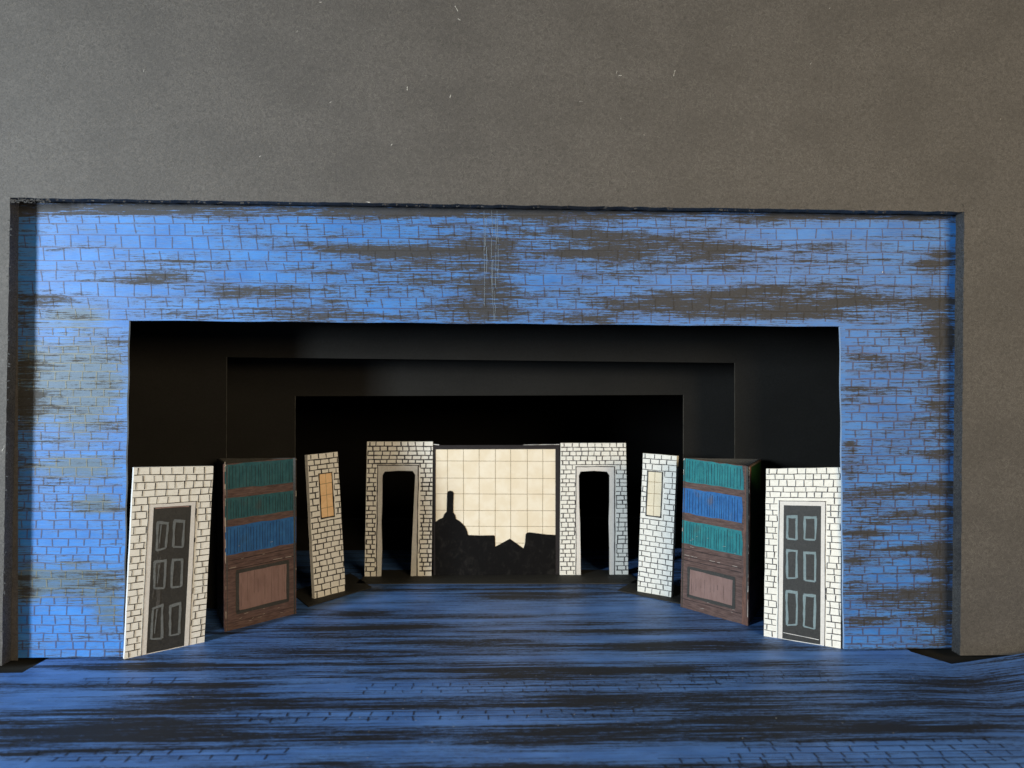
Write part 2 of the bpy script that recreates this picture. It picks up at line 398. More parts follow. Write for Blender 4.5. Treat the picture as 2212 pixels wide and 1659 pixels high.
# ------------------------------------------------------------------ blue brick proscenium wall
oTL, oTR, oBR, oBL = V(278, 692, YW), V(1815, 705.5, YW), V(1823, 1409, YW), V(266, 1421, YW)
X0, X1, ZT = -28.5, 26.5, 24.6
def lx(z): t = z / oTL.z; return oBL.x + (oTL.x - oBL.x) * t + 0.02 * math.sin(z * 2.3)
def rx(z): t = z / oTR.z; return oBR.x + (oTR.x - oBR.x) * t + 0.02 * math.sin(z * 1.7)
def hz(x): t = (x - oTL.x) / (oTR.x - oTL.x); return oTL.z + (oTR.z - oTL.z) * t + 0.015 * math.sin(x * 1.1)
WB = MB()
def wgrid(fn, nu, nv):
    k = len(WB.v)
    for j in range(nv + 1):
        for i in range(nu + 1): x, z = fn(i / nu, j / nv); WB.v.append(Vector((x, YW, z)))
    for j in range(nv):
        for i in range(nu):
            q = (k + j*(nu+1) + i, k + j*(nu+1) + i + 1, k + (j+1)*(nu+1) + i + 1, k + (j+1)*(nu+1) + i)
            WB.f.append(q); WB.m.append(0); WB.uv.append([(WB.v[a].x, WB.v[a].z) for a in q])
zl, zr = oTL.z, oTR.z
wgrid(lambda u, v: (X0 + (lx(v * zl) - X0) * u, 0.03 + v * (zl - 0.03)), 40, 80)
wgrid(lambda u, v: (rx(v * zr) + (X1 - rx(v * zr)) * u, 0.03 + v * (zr - 0.03)), 40, 80)
def hb(x): return zl if x < oTL.x else (zr if x > oTR.x else hz(x))
wgrid(lambda u, v: (X0 + (X1 - X0) * u, hb(X0 + (X1 - X0) * u) + (ZT - hb(X0 + (X1 - X0) * u)) * v), 200, 40)
TW = 0.16
def wside(pts, flip=False):
    for a, b in zip(pts[:-1], pts[1:]):
        q = [Vector((a[0], YW, a[1])), Vector((b[0], YW, b[1])), Vector((b[0], YW + TW, b[1])), Vector((a[0], YW + TW, a[1]))]
        WB.face(q, [(a[0], a[1])] * 4, 2)
wside([(lx(z), z) for z in fr(0.03, zl, 0.6)]); wside([(rx(z), z) for z in fr(0.03, zr, 0.6)]); wside([(x, hz(x)) for x in fr(oTL.x, oTR.x, 0.6)])
for a, b, c, d in ((X0, lx(6), 0.03, zl), (rx(6), X1, 0.03, zr), (X0, X1, max(zl, zr) + .03, ZT)):     # back of the board
    WB.face([Vector((b, YW + TW, c)), Vector((a, YW + TW, c)), Vector((a, YW + TW, d)), Vector((b, YW + TW, d))], [(0, 0)] * 4, 3)
wf = Face(Vector((0, YW, 0)), Vector((1, YW, 0)), Vector((1, YW, 1)), Vector((0, YW, 1)))
wf.W = wf.H = 1.0
def wl(px0, py0, px1, py1, w, m=1, wob=0.03, off=0.012, seg=0.4):
    a, b = V(px0, py0, YW), V(px1, py1, YW); WB.line(wf, (a.x, a.z), (b.x, b.z), w, off, m, wob, seg)
# header rows: y at the left end and at the right end of each hand-ruled line
hl = [454, 481, 508, 535, 561, 583, 609, 640, 665, 690]; hr = [472, 494, 522, 547, 572, 594, 620, 646, 672, 700]
hl[0] = 461
def hy(k, x): t = (x - 40) / 2010; return hl[k] + (hr[k] - hl[k]) * t + (2.0 * math.sin(x / 260 + k * 1.7))
for k in range(len(hl)):
    xs = list(range(36, 2061, 24))
    if k == 9: segs = [[x for x in xs if x < 280], [x for x in xs if x > 1812]]
    else: segs = [xs]
    for sg in segs:
        pts = []
        for x in sg: p = V(x, hy(k, x) + R.uniform(-.5, .5), YW); pts.append((p.x, p.z))
        WB.stroke(wf, pts, 0.042, 0.012, 1, 0.35)
    if k < 9:
        x = 50 + R.uniform(0, 30) + (18 if k % 2 else 0)
        while x < 2050:
            y0, y1 = hy(k, x), hy(k + 1, x); g0, g1 = R.choice([(0.0, 1.0), (0.12, 1.0), (0.2, 0.92), (0.0, 0.85), (0.1, 0.95)])
            s_ = R.uniform(-2.5, 2.5) + (2.0 if x < 1100 else 0)
            wl(x, y0 + (y1 - y0) * g0, x + s_, y0 + (y1 - y0) * g1, 0.046, 1, 0.012, 0.013, 0.2)
            x += R.uniform(31, 45)
def leg_rows(xa, xb, y0, y1, dy, bw, lw, slope):
    y = y0; k = 0
    while y < y1:
        d = dy * R.uniform(0.88, 1.12)
        pts = []
        for x in fr(xa, xb, 14): p = V(x, y + slope * (x - xa) + R.uniform(-.8, .8), YW); pts.append((p.x, p.z))
        pts[-1] = (pts[-1][0], pts[-1][1])
        WB.stroke(wf, pts, lw, 0.012, 1, 0.35)
        x = xa + R.uniform(5, bw * 0.6) + (bw / 2 if k % 2 else 0)
        while x < xb - 4:
            yy = y + slope * (x - xa); wl(x, yy, x + R.uniform(-1.5, 1.5), min(y1 + 1, yy + d * R.uniform(0.8, 1.0)), lw * 1.15, 1, 0.01, 0.013, 0.2)
            x += bw * R.uniform(0.82, 1.18)
        y += d; k += 1
leg_rows(34, 264, 707, 1418, 19.0, 33, 0.05, 0.004)
leg_rows(1826, 2058, 712, 1396, 18.2, 36, 0.06, -0.002)
# a second ruled line up the right margin, and pale scratches down the middle of the header
for y in range(470, 1330, 60): wl(2030, y, 2030 + R.uniform(-1, 1), y + 62, 0.04, 1, 0.01, 0.013)
for (x, ya, yb) in ((1046, 455, 660), (1051, 470, 590), (1062, 455, 640), (1070, 470, 692), (1066, 560, 690), (1075, 455, 600)):
    y = ya
    while y < yb:
        l = R.uniform(30, 90); wl(x + R.uniform(-1.5, 1.5), y, x + R.uniform(-2, 2), min(y + l, yb), 0.012, 4, 0.02, 0.017, 0.25); y += l + R.uniform(-4, 8)
WP = [(300,586,405,606,.75),(500,524,700,536,.35),(610,534,1010,553,.85),(740,560,1120,584,.85),(420,617,760,634,.6),(470,622,640,650,.55),(1000,505,1120,560,.5),(1020,590,1110,688,.6),(960,620,1110,694,.45),
 (1130,505,1500,560,.6),(1390,515,1596,562,.85),(1240,538,1420,556,.8),(1300,555,1560,574,.5),(1080,480,1310,515,.45),(1290,585,1420,615,.5),(1150,640,1700,672,.55),(1420,652,1830,696,.6),
 (1550,615,1860,640,.6),(1640,630,1900,655,.85),(1500,575,1640,592,.4),(1180,672,1330,700,.6),(560,672,900,694,.5),(640,590,760,606,.3),(900,598,1050,612,.3),
 (30,430,700,464,1.0),(600,436,1500,470,1.0),(1400,444,2060,474,1.0),(200,445,780,464,.5),(700,450,1480,470,.6),(1700,452,2058,466,.9),(1960,455,2058,482,.8),(60,645,135,668,.7),(30,560,60,1000,.3),
 (1960,560,2060,590,.6),(2010,540,2062,560,.7),(1980,640,2062,680,.8),(2020,710,2062,760,1.),(2000,700,2060,730,.5),(1830,768,1915,778,.7),(1880,775,2062,792,.6),(1826,806,1862,812,.6),
 (2015,790,2062,1420,.42),(1985,974,2062,994,.8),(1930,970,2000,986,.4),(1826,1045,2062,1078,.45),(1826,1088,1888,1098,.7),(1826,1104,2062,1128,.6),(1826,1145,1905,1156,.7),(1826,1150,1900,1192,.5),
 (1920,1174,2062,1194,.6),(1826,1205,1866,1222,.7),(1990,1206,2062,1264,.55),(1826,1250,1900,1262,.4),(1826,1280,2062,1314,.85),(1960,1318,2062,1352,.6),(1826,1336,1904,1354,.8),(1826,1395,2062,1415,.4),
 (1826,835,1862,850,.6),(1990,862,2062,880,.7),(1940,905,2062,918,.3),(1826,950,1850,966,.8),(1826,1020,1850,1044,.7)]
WP = [p + ('d',) for p in WP] + [q + ('w',) for q in [(60,700,278,940,.62),(86,760,278,935,.35),(60,990,278,1032,.7),(150,1058,274,1116,.7),(60,1060,120,1080,.3),(60,1213,274,1296,.75),(200,1290,274,1370,.6),(80,1395,200,1420,.3),
 (170,480,240,520,.4),(86,655,230,700,.5),(2010,560,2060,720,.4),(36,740,90,930,.6),(34,1230,90,1300,.8)]] + [q + ('d',) for q in [(100,860,278,930,.25),(34,770,90,930,.6),(34,1240,76,1300,.7),(140,1235,272,1290,.3),(90,930,278,985,-.3),(60,1120,270,1212,-.4),(60,1300,200,1400,-.3),(100,470,500,520,-.35),(60,530,380,580,-.35),(1600,475,2040,510,-.4),(1130,600,1560,615,-.2)]]
pw_o = WB.build('proscenium_wall', [M['wallpaint'], M['wallink'], M['walledge'], M['inner'], M['scratch']])
densities(pw_o, WP, 0.37)
tag(pw_o, 'blue painted brick wall with dark brush streaks, framing the wide stage opening', 'model wall')

# ------------------------------------------------------------------ black mask board round the proscenium
mk = thing('mask_board', 'large black card board with a rectangular window cut around the blue brick wall', 'board', (0, YM, 0))
h = [V(4, 1438, YM), V(2074, 1428, YM), V(2083, 457.5, YM), V(22, 427, YM)]
mf = Face(Vector((0, YM, 0)), Vector((1, YM, 0)), Vector((1, YM, 1)), Vector((0, YM, 1))); mf.W = mf.H = 1.0
MX, MZ, MT = 48, 46, 0.72
def edge_pts(a, b, amp, st=0.35):
    n = int((b - a).length / st); out = []
    for i in range(n + 1):
        t = i / n; p = a.lerp(b, t); k = R.uniform(-amp, amp) if 0 < i < n else 0
        d = (b - a).normalized(); out.append((p.x - d.z * k, p.z + d.x * k))
    return out
h[0].z = 0.0; h[1].z = 0.0
el = edge_pts(h[0], h[3], 0.018); et = edge_pts(h[3], h[2], 0.022); er = edge_pts(h[2], h[1], 0.018)
b = MB()
b.poly(mf, [(-MX, 0)] + [el[0]] + el[1:-1] + [(h[3].x, h[3].z), (-MX, h[3].z)], 0)
b.poly(mf, [(-MX, h[3].z)] + et[:] + [(MX, h[2].z), (MX, MZ), (-MX, MZ)], 0)
b.poly(mf, [(MX, 0), (MX, h[2].z)] + er[:], 0)
for x0, x1, z0, z1 in ((-MX, h[3].x - .05, 0, h[3].z), (h[2].x + .05, MX, 0, h[2].z), (-MX, MX, h[3].z + .05, MZ)):
    b.poly(mf, [(x1, z0), (x0, z0), (x0, z1), (x1, z1)], -MT)
# specks, nicks and hairs on the card
for (x, y, l, a) in ((983,12,14,-1.1),(988,40,8,-.6),(880,196,9,1.5),(972,212,8,1.2),(1336,165,8,.3),(1250,218,8,0),(1331,160,6,1.2),(1455,165,14,1.3),(690,5,5,0),(5,975,14,1.2),(790,437,10,0),(1750,140,6,1),(1790,20,5,1),(1340,258,4,1),
                     (310,155,6,1.2),(845,315,5,1),(560,340,7,.5),(1905,590,5,1.2),(2300,300,6,1),(1390,292,3,0),(2160,260,4,1),(640,70,5,1),(712,222,5,.4)):
    p = V(x, y, YM); q = V(x + l * math.cos(a), y - l * math.sin(a), YM); b.line(mf, (p.x, p.z), (q.x, q.z), 0.02, 0.012, 1, 0.03, 0.05, 0.7, True)
for i in range(9000):
    x, y = R.uniform(-20, 2230), R.uniform(-10, 425) if R.random() < 0.8 else 0
    if y == 0: x = R.uniform(2090, 2230); y = R.uniform(440, 1400)
    p = V(x, y, YM); a = R.uniform(0, 6.3); l = R.uniform(0.08, 0.24); c = R.uniform(-1, 1)
    pts = [(p.x + l * t * math.cos(a + c * t), p.z + l * t * math.sin(a + c * t)) for t in (0, .33, .66, 1)]
    b.stroke(mf, pts, 0.014, 0.006, 2, 0.2)
b.build('front_sheet', [M['mask'], M['fleck'], card('card_fibre', (0.12, 0.115, 0.105), (0.18, 0.175, 0.16), 0.7, 0.3)], mk)
b = MB()
def jamb(pts):
    for (x0, z0), (x1, z1) in zip(pts[:-1], pts[1:]):
        K = 4
        for k in range(K):
            ya, yb = YM + MT * k / K, YM + MT * (k + 1) / K
            b.face([Vector((x0, ya, z0)), Vector((x1, ya, z1)), Vector((x1, yb, z1)), Vector((x0, yb, z0))], [(z0 + x0, ya), (z1 + x1, ya), (z1 + x1, yb), (z0 + x0, yb)])
jamb(el); jamb(et); jamb(er)
# loose fuzz of torn foam at the top left corner and along the upper edge
for i in range(420):
    x, y = (R.uniform(22, 110), R.uniform(430, 438)) if i < 110 else ((R.uniform(30, 2080), None) if i < 250 else (lambda yy, s_: ((23 - (yy - 430) * .0165) if s_ else (2082 - (yy - 458) * .008), yy))(R.uniform(440, 1400), R.random() < .5))
    if y is None: y = 431 + (x - 22) / 2060 * 30
    p = V(x, y, YM); a = R.uniform(0, 6.3); l = R.uniform(0.05, 0.16)
    p2 = p + Vector((l * math.cos(a), -0.03, l * math.sin(a) * 0.6)); n = Vector((0.03 * R.random(), 0, 0.03))
    b.face([p - n, p + n, p2 + n * .4, p2 - n * .4], [(0, 0), (0.1, 0), (.1, .1), (0, .1)])
b.build('cut_edge', M['foam'], mk)

# ------------------------------------------------------------------ black portals upstage
def portal(Y, tl, tr, bl_z, label, zt=26, xa=-33.5, xb=31.5):
    p0, p1 = V(*tl, Y), V(*tr, Y)
    o = thing('stage_portal', label, 'portal', ((p0.x + p1.x) / 2, Y, 0), 'black card portals behind the opening')
    f = Face(Vector((0, Y, 0)), Vector((1, Y, 0)), Vector((1, Y, 1)), Vector((0, Y, 1))); f.W = f.H = 1
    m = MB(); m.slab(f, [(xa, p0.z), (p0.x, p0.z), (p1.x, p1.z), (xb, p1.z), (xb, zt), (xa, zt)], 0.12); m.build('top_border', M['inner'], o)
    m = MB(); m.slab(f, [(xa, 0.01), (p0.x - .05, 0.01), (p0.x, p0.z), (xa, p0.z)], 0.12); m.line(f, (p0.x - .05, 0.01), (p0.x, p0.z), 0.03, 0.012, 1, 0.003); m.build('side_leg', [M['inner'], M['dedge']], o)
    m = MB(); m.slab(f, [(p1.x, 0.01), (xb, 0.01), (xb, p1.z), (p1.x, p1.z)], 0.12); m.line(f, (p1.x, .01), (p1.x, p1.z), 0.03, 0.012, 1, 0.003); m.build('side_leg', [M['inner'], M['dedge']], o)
M['dedge'] = card('worn_black_edge', (0.05, 0.052, 0.048), (0.075, 0.078, 0.07), 0.7, 0.3)
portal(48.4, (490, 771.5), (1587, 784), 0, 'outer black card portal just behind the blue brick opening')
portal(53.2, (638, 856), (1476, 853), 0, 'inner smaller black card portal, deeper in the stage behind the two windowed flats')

# ------------------------------------------------------------------ brick drawing on a white flat
def bricks(b, f, rows, bw, lw, skip=lambda u, v: False, m=1, u0=0.0, u1=1.0, wob=0.02):
    vs = [1.0]
    for i in range(rows): vs.append(vs[-1] - R.uniform(0.85, 1.15) / rows)
    tot = 1.0 - vs[-1]; vs = [1 - (1 - v) / tot for v in vs]
    for k in range(rows):
        vt, vb = vs[k], vs[k + 1]
        def run(v, vert=None):
            st = None; n = int(f.W / 0.09); xs = [u0 + (u1 - u0) * i / n for i in range(n + 1)]
            for i, u in enumerate(xs):
                s = skip(u, v)
                if not s and st is None: st = u
                if (s or i == n) and st is not None:
                    e = u if not s else xs[i - 1]
                    if e - st > 0.02: b.line(f, (st + R.uniform(0, .012), v), (e, v + R.uniform(-.002, .002)), lw, 0.012, m, wob, 0.3)
                    st = None
        if k < rows - 1: run(vb)
        u = u0 + (R.uniform(.15, .45) + (0.5 if k % 2 else 0)) * bw / f.W
        while u < u1 - 0.012:
            if not skip(u, (vt + vb) / 2): 
                e = (vt - vb) * R.uniform(0, .12); b.line(f, (u, vt - e), (u + R.uniform(-.03, .03) / f.W, vb + (vt - vb) * R.uniform(-.02, .15)), lw * R.uniform(.9, 1.2), 0.013, m, 0.006, 0.2)
            u += bw / f.W * R.uniform(0.75, 1.2)

def flat_face(bl, br, tr, tl, zb=0.0):
    BL, BR = F(*bl, zb), F(*br, zb); return Face(BL, BR, V(*tr, BR.y), V(*tl, BL.y))

# ---- door flats
def door_flat(corners, label, ink, lw, trim, door, dl, rows, panels, t=0.2, sill=False):
    f = flat_face(*corners)
    o = thing('door_flat', label, 'stage flat', (f.c[0] + f.c[1]) / 2, 'white brick flats with a painted black door')
    b = MB(); b.slab(f, rough(rect(0, 0, 1, 1), f.W, f.H, 0.012, 0.6), t, 0, 2)
    tu0, tu1, tv = trim; du0, du1, dv = door
    bricks(b, f, rows, f.W / 7.6, lw, lambda u, v: tu0 - .01 < u < tu1 + .01 and v < tv + .004)
    b.build('brick_board', [M['paper'], M[ink], M['edge']], o)
    b = MB(); e = 0.02
    b.slab(f, [(tu0, 0.002), (du0, 0.002), (du0, dv), (du1, dv), (du1, 0.002), (tu1, 0.002), (tu1, tv), (tu0, tv)], 0.015, 0, None, e)
    for a, c in (((tu0, 0.0), (tu0, tv)), ((tu1, 0), (tu1, tv)), ((tu0 - .01, tv), (tu1 + .01, tv))): b.line(f, a, c, 0.035, e + 0.01, 1, 0.012)
    b.build('door_frame', [M['trim'], M[ink]], o)
    b = MB(); b.slab(f, rough(rect(du0, 0.004, du1, dv), f.W, f.H, 0.01, 0.4), 0.015, 0, None, 0.018)
    if sill: b.line(f, (du0 + .01, 0.04), (du1 - .02, 0.03), 0.022, 0.03, 1, 0.004)
    else: b.line(f, (du0 + .02, dv - .006), (du1 - .03, dv - .006), 0.05, 0.03, 2, 0.02)
    d = b.build('door', [M['door'], M['edge'], M['mauve']], o)
    if not sill:                      # grey smears dragged over the left side of the door
        b = MB()
        for k in range(16):
            u = R.uniform(du0 + .02, du0 + .13); v = R.uniform(.12, .62); b.line(f, (u, v), (u + R.uniform(-.01, .015), v + R.uniform(.03, .10)), R.uniform(.04, .13), 0.031 + k * 1e-4, 0, 0.02, .2, .6, True)
        b.build('paint_smear', M['smear'], d)
    for (u0, u1, v0, v1) in panels:
        b = MB(); j = lambda: R.uniform(-.008, .008); w_ = 0.11
        P = [(u0 + j(), v0 + j()), (u1 + j(), v0 + j()), (u1 + j(), v1 + j()), (u0 + j(), v1 + j())]
        b.line(f, P[0], P[3], w_ * 1.1, 0.034, 0, 0.02, 0.3, 0.35); b.line(f, P[1], P[2], w_, 0.034, 0, 0.02, 0.3, 0.35)
        b.line(f, (P[3][0] - .012, P[3][1]), (P[2][0] + .012, P[2][1]), w_ * 1.3, 0.036, 0, 0.015, 0.2); b.line(f, P[0], P[1], w_ * .8, 0.036, 0, 0.01, 0.2)
        if not sill and u0 < 0.4: b.line(f, (u0 + .05, v1 - .01), (u0 + .035, v0 + .03), 0.05, 0.033, 0, 0.02)
        b.build('door_panel', M[dl], d)
    return f
def pan(c0, c1, rws): return [(a, b_, 1 - r1, 1 - r0) for (r0, r1) in rws for (a, b_) in (c0, c1)]
door_flat(((268, 1424), (441.5, 1387), (461, 1007), (289, 1010)), 'white brick flat, black door smeared dull grey, at the far left of the row',
          'ink', 0.042, (0.20, 0.795, 0.805), (0.262, 0.735, 0.785), 'dline', 27, pan((.315, .44), (.535, .655), ((.30, .44), (.515, .655), (.755, .925))))
door_flat(((1650, 1374), (1816, 1401), (1817, 1010), (1655, 1012.5)), 'white brick flat, black door with clear pale blue panel outlines, at right end',
          'inkgrey', 0.042, (0.19, 0.80, 0.81), (0.25, 0.745, 0.785), 'dline_pale', 28, pan((.305, .43), (.535, .675), ((.275, .41), (.485, .635), (.72, .91))), 0.2, True)

# ---- window flats on their black feet
def window_flat(corners, base, label, ink, lw, win, pane, rows, side):
    f = flat_face(*corners, zb=0.08)
    o = thing('window_flat', label, 'stage flat', (f.c[0] + f.c[1]) / 2 - Vector((0, 0, .08)), 'white brick flats with a painted window')
    b = MB(); b.slab(f, rough(rect(0, 0, 1, 1), f.W, f.H, 0.012, 0.6), 0.3, 0, 2)
    u0, u1, v0, v1 = win
    bricks(b, f, rows, f.W / 3.9, lw, lambda u, v: u0 - .02 < u < u1 + .02 and v0 - .005 < v < v1 + .005)
    b.build('brick_board', [M['paper'], M[ink], M['paper']], o)
    b = MB(); b.slab(f, rect(u0, v0, u1, v1), 0.01, 0, None, 0.014)
    um = (u0 + u1) / 2; b.line(f, (um, v0), (um, v1), 0.03, 0.022, 1, 0.008)
    for k in (.22, .5, .76): b.line(f, (u0, v0 + (v1 - v0) * k), (u1, v0 + (v1 - v0) * k + .004), 0.028, 0.022, 1, 0.012, .2)
    wn = b.build('window', [M[pane], M['muntin']], o)
    b = MB()
    for a, c, w_ in (((u0, v0), (u0, v1), .10), ((u1, v0), (u1, v1), .09), ((u0 - .02, v1), (u1 + .02, v1), .07), ((u0 - .01, v0), (u1 + .02, v0), .10)): b.line(f, a, c, w_, 0.026, 0, 0.012, .4, .25)
    b.build('window_frame', M[ink if ink == 'ink' else 'inkdark'], wn)
    P = [F(*p) for p in base]; b = MB()
    if (P[1] - P[0]).cross(P[2] - P[1]).z < 0: P.reverse()
    fb = Face(Vector((0, 0, 0.07)), Vector((1, 0, 0.07)), Vector((1, 1, 0.07)), Vector((0, 1, 0.07))); fb.W = fb.H = 1
    b.slab(fb, [(p.x, p.y) for p in P], 0.06); b.build('foot', M['base'], o)
M['inkdark'] = card('dark_grey_ink', (0.03, 0.03, 0.028), (0.07, 0.07, 0.065), 0.6, 0.3)
window_flat(((680, 1293), (746.5, 1276), (727.5, 976), (664, 983)), [(628, 1281), (666, 1312), (803, 1270), (757, 1240)],
            'narrow white brick flat with a warm orange window, beside the left prism', 'ink', 0.068, (.33, .76, .545, .86), 'orange', 25, -1)
window_flat(((1377, 1277), (1449.5, 1290), (1462, 985), (1389, 979)), [(1334, 1277), (1500, 1312), (1520, 1276), (1374, 1254)],
            'narrow white brick flat with a pale cream window, beside the right prism', 'inkgrey', 0.05, (.17, .61, .555, .875), 'cream', 26, 1)

# ---- arch flats either side of the backdrop
YB = 55.9
def arch_flat(cor, hole, trimw, label, ink, lw, trim):
    BL = V(*cor[0], YB); BL.z = 0.08; BR = V(*cor[1], YB); BR.z = 0.08
    f = Face(BL, BR, V(*cor[2], YB), V(*cor[3], YB))
    o = thing('arch_flat', label, 'stage flat', ((BL.x + BR.x) / 2, YB, 0), 'white brick flats with an open doorway')
    def uvp(px, py):
        p = V(px, py, YB); v = (p.z - 0.08) / (f.c[3].z - 0.08); xl = f.c[0].x + (f.c[3].x - f.c[0].x) * v; xr = f.c[1].x + (f.c[2].x - f.c[1].x) * v
        return ((p.x - xl) / (xr - xl), max(0, v))
    bl, br, tr, tl = [uvp(*q) for q in hole]; bl = (bl[0], 0); br = (br[0], 0)
    tob, toc = trimw                               # outer trim corners in u at bottom/top, v
    (a0, a1), (c0, c1), tv = tob, toc, trimw and hole and TV
    def hl_(v): return bl[0] + (tl[0] - bl[0]) * min(1, v / tl[1])
    def hr_(v): return br[0] + (tr[0] - br[0]) * min(1, v / tr[1])
    r_ = 0.02
    inner = [(hl_(v) + R.uniform(-.008, .008), v) for v in (0.0, .2, .4, .55, tl[1] - .03)] + [(tl[0] + .035, tl[1]), ((tl[0] + tr[0]) / 2, tl[1] + .006), (tr[0] - .035, tr[1])] + [(hr_(v) + R.uniform(-.008, .008), v) for v in (tr[1] - .03, .55, .4, .2, 0.0)]
    b = MB(); b.slab(f, [(0, 0)] + inner + [(1, 0), (1, 1), (0, 1)], 0.16, 0, 2)
    def tl_(v): return a0 + (c0 - a0) * min(1, v / tv)
    def tr_(v): return a1 + (c1 - a1) * min(1, v / tv)
    bricks(b, f, 30, f.W / 8.6, lw, lambda u, v: v < tv + .004 and tl_(v) - .012 < u < tr_(v) + .012, wob=0.014)
    b.build('brick_board', [M['paper'], M[ink], M['trim_grey']], o)
    b = MB(); b.slab(f, [(a0, 0)] + inner + [(a1, 0), (c1, tv), (c0, tv)], 0.012, 0, None, 0.016)
    for p, q in (((a0, 0), (c0, tv)), ((a1, 0), (c1, tv)), ((c0 - .01, tv), (c1 + .01, tv))): b.line(f, p, q, lw, 0.026, 1, 0.02)
    b.build('door_frame', [M[trim], M[ink]], o)
TV = 0.825
arch_flat(((787.5, 1243), (932, 1244), (935, 954), (793, 954)), ((823.6, 1243), (888, 1243), (896.5, 1017), (826, 1018.5)), ((.175, .785), (.165, .785)),
          'cream brick flat with open doorway, left of the tiled backdrop', 'ink', 0.075, 'trim_grey')
TV = 0.82
arch_flat(((1209, 1246), (1357, 1244), (1352, 957), (1211, 957)), ((1254.5, 1246), (1316, 1244), (1316, 1018.5), (1249, 1018.5)), ((.235, .80), (.235, .82)),
          'cool white brick flat with open doorway, right of the tiled backdrop', 'inkgrey', 0.06, 'trim')

# ---- backdrop with tile grid and skyline
def vb(px, py): p = V(px, py, YB); return (p.x, p.z)
bf = Face(Vector((0, YB + .1, 0)), Vector((1, YB + .1, 0)), Vector((1, YB + .1, 1)), Vector((0, YB + .1, 1))); bf.W = bf.H = 1
x0, z1 = vb(936, 962); x1, _ = vb(1209, 962)
bd = thing('backdrop', 'cream tiled backdrop with thin grid lines, black border and dark painted skyline', 'backdrop', ((x0 + x1) / 2, YB + .1, 0))
b = MB(); a = vb(941, 971); c = vb(1200, 1243)
b.slab(bf, rect(a[0] - .02, 0.1, c[0] + .02, a[1] + .02), 0.1, 0)
for X in (966.6, 1001, 1035, 1070, 1103, 1139, 1172.6): p = vb(X, 971); b.line(bf, (p[0], p[1]), (p[0] + R.uniform(-.02, .02), 0.1), 0.032, 0.008, 1, 0.008, 1.0, .15)
for Y_ in (996, 1033, 1067, 1102.6, 1137, 1173): p = vb(941, Y_); q = vb(1200, Y_ + 1); b.line(bf, p, q, 0.032, 0.009, 1, 0.008, 1.0, .15)
b.build('tiled_panel', [M['tile'], M['tileline']], bd)
b = MB(); b.slab(bf, [(x0, 0.09), (a[0], 0.09), (a[0], a[1]), (c[0], a[1]), (c[0], 0.09), (x1, 0.09), (x1, z1), (x0, z1)], 0.16, 0, None, 0.03)
b.line(bf, vb(1130, 961.2), vb(1209, 960.2), 0.03, 0.04, 1, 0.008, .5, .5); b.line(bf, vb(936, 960), vb(948, 961), 0.04, 0.04, 1, 0.008)  # highlight on the border's top edge, painted as white strokes
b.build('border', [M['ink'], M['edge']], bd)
SK = [(1305,850),(1340,824),(1375,810),(1385,780),(1408,755),(1412,590),(1424,575),(1440,571),(1458,575),(1470,590),(1466,700),(1466,760),(1485,790),(1490,820),(1520,838),(1545,860),(1568,884),(1582,910),(1592,940),(1597,962),
      (1700,966),(1822,964),(1832,974),(1836,1065),(1900,1030),(1965,995),(2030,1040),(2085,1080),(2098,1040),(2105,956),(2116,942),(2140,938)]
SK = [((700 + x / 3.607) / 1.1302, (1040 + y / 3.607) / 1.1302) for x, y in SK] + [(1165, 1153), (1182, 1155), (1200, 1156)]
b = MB(); b.slab(bf, [(a[0] - .01, 0.1), (c[0] + .01, 0.1)] + [vb(*p) for p in reversed(SK)], 0.06, 0, None, 0.05)
b.build('skyline', M['skyline'], bd)
# base strip in front of it
P = [F(770, 1262), F(1385, 1262), F(1352, 1233), F(800, 1233)]
fb = Face(Vector((0, 0, 0.07)), Vector((1, 0, 0.07)), Vector((1, 1, 0.07)), Vector((0, 1, 0.07))); fb.W = fb.H = 1
b = MB(); b.slab(fb, [(p.x, p.y) for p in P], 0.06); o = b.build('base_strip', M['base'])
tag(o, 'long flat black card strip on the floor under the backdrop and both doorway flats', 'card base')

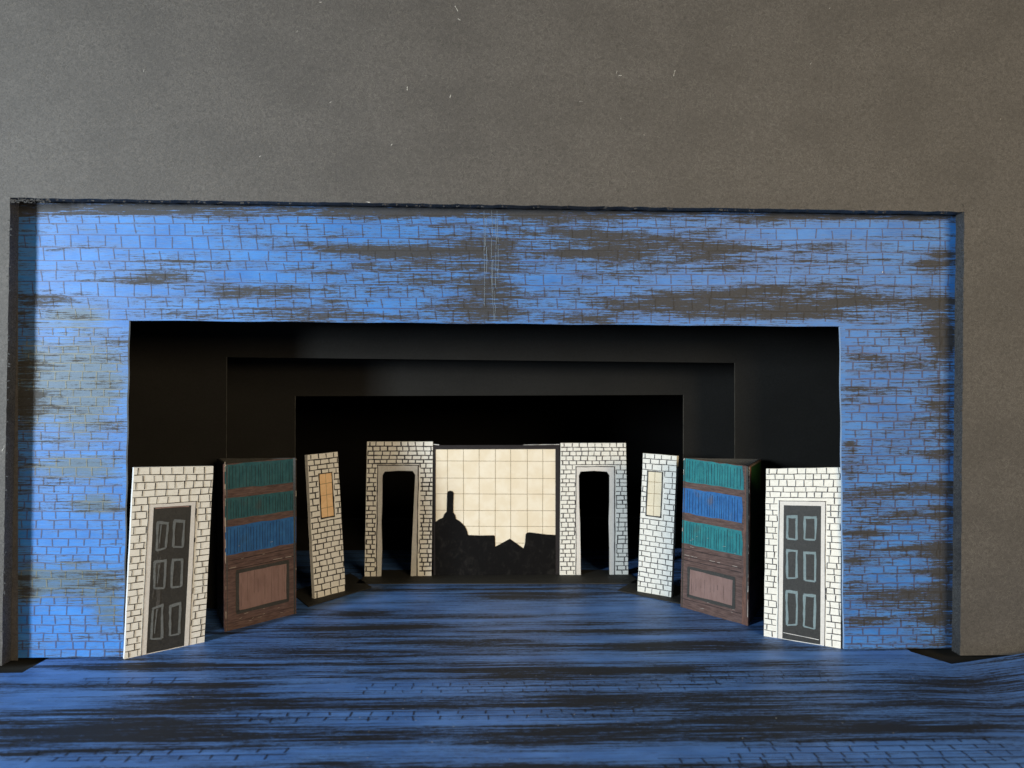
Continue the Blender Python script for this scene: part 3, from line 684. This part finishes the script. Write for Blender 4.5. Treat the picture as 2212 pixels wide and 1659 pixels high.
# ---- prisms
def prism(A, B, Cc, tops, label, bands, brown_lines, panel, cols, side_on, strip=False):
    a, b_, c = F(*A), F(*B), F(*Cc)
    ta, tb = V(*tops[0], a.y), V(*tops[1], b_.y); zt = (ta.z + tb.z) / 2; tc = Vector((c.x, c.y, zt))
    o = thing('prism_unit', label, 'stage prism', (a + b_ + c) / 3, 'three sided painted prisms')
    f = Face(a, b_, tb, ta)
    m = MB(); m.slab(f, rough(rect(0, 0, 1, 1), f.W, f.H, 0.01, 0.7), 0.14, 0, 3)
    for v, w_ in brown_lines: m.line(f, (0.01, v), (.99 if not strip else .9, v + .004), w_, 0.012, 1, 0.015)
    for v in (brown_lines[1][0] + .004,):  # broken white highlight painted along the moulding line
        u = 0.05
        while u < .85:
            l = R.uniform(.04, .16)
            if R.random() < .7: m.line(f, (u, v + .006), (u + l, v + .006), 0.02, 0.02, 2, 0.006)
            u += l + R.uniform(.01, .06)
    for i in range(14): v = R.choice([R.uniform(.02, .1), R.uniform(.3, .5)]); u = R.uniform(.1, .8); m.line(f, (u, v), (u + R.uniform(.02, .06), v + R.uniform(-.004, .004)), 0.012, 0.016, 2, 0.004)
    # chipped corners and arrises
    for u in (0.006, .994):
        v = 0
        while v < 1:
            l = R.uniform(.01, .06)
            if R.random() < (.45 if (u > .5) == strip else .15): m.line(f, (u, v), (u, v + l), R.uniform(.02, .045), 0.016, 2, 0.01, .2, .6)
            v += l
    m.line(f, (.0, .985), (.018, .995), .06, .016, 2, .01); m.line(f, (.975, .99), (1, .99), .05, .016, 2, .01)
    fb_ = m.build('front_board', [M['brown'], M['ink'], M['highl'], M['brownv']], o)
    ue = 1.0 if not strip else .9
    for (v0, v1, mm) in bands:
        m = MB(); pts = [(0.004, v0)] + [(ue * k / 8, v0 + R.uniform(-.004, .004)) for k in range(1, 8)] + [(ue - .004 + (R.uniform(0, .03) if strip else 0), v0), (ue - .004 + (R.uniform(.005, .025) if strip else 0), (v0 + v1) / 2), (ue - .004, v1)] + [(ue * k / 8, v1 + R.uniform(-.004, .004)) for k in range(7, 0, -1)] + [(0.004, v1)]
        m.poly(f, pts, 0.012); u = .03
        while u < ue - .02:
            e = .006; m.line(f, (u, v0 + e), (u + R.uniform(-.006, .006), v1 - e * R.uniform(1, 4)), 0.022, 0.02, 1, 0.012, .3, .4); u += R.uniform(.028, .05)
        m.build('slatted_band', [M[mm], M['ink']], fb_)
    u0, u1, v0, v1 = panel
    m = MB(); m.poly(f, rect(u0, v0, u1, v1), 0.014); u = u0 + .05
    while u < u1: m.line(f, (u, v0 + R.uniform(.01, .1)), (u, v1 - R.uniform(.01, .08)), 0.012, 0.02, 1, 0.01, .3, .6); u += R.uniform(.05, .1)
    for p, q in (((u0, v0), (u0, v1)), ((u1, v0), (u1, v1)), ((u0 - .015, v1), (u1 + .015, v1)), ((u0 - .015, v0), (u1 + .015, v0))): m.line(f, p, q, 0.19, 0.026, 2, 0.012, .5, .2)
    m.build('lower_panel', [M['mauve'], M['ink'], M['inkdark']], fb_)
    if strip:
        m = MB(); m.poly(f, rect(.915, 0.0, .997, .3), 0.015); m.poly(f, [(.93, .3), (.997, .3), (.997, .995), (.94, .995), (.94, .8), (.925, .6)], 0.015); m.build('corner_post', M['brownv'], fb_)
    # the other two boards
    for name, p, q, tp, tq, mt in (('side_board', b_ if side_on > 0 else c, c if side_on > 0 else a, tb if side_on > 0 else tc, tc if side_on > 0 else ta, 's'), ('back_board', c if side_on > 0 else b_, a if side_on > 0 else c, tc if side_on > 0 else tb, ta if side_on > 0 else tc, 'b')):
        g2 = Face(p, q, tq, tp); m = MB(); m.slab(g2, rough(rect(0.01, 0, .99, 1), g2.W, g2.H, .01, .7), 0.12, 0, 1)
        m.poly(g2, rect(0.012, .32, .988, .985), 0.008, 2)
        if mt == 's':
            for v in (.30, .27, .05): m.line(g2, (.02, v), (.98, v), .03, .014, 1, .01)
            for P_, Q_ in (((.15, .08), (.15, .25)), ((.85, .08), (.85, .25)), ((.15, .25), (.85, .25)), ((.15, .08), (.85, .08))): m.line(g2, P_, Q_, .08, .014, 1, .01)
        m.line(g2, (.02, .992), (.98, .992), .05, .012, 3, .02, .3, .5)
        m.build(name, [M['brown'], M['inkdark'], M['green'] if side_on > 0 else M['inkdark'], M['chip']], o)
M['chip'] = card('worn_rim', (0.07, 0.075, 0.06), (0.22, 0.22, 0.18), 0.7, 0.3, 0, 0, .3, 5)
prism((487, 1365), (640, 1325.5), (469, 1327), ((484.5, 1003), (641, 989)), 'dull teal and blue banded prism above a brown panel, near the left door flat',
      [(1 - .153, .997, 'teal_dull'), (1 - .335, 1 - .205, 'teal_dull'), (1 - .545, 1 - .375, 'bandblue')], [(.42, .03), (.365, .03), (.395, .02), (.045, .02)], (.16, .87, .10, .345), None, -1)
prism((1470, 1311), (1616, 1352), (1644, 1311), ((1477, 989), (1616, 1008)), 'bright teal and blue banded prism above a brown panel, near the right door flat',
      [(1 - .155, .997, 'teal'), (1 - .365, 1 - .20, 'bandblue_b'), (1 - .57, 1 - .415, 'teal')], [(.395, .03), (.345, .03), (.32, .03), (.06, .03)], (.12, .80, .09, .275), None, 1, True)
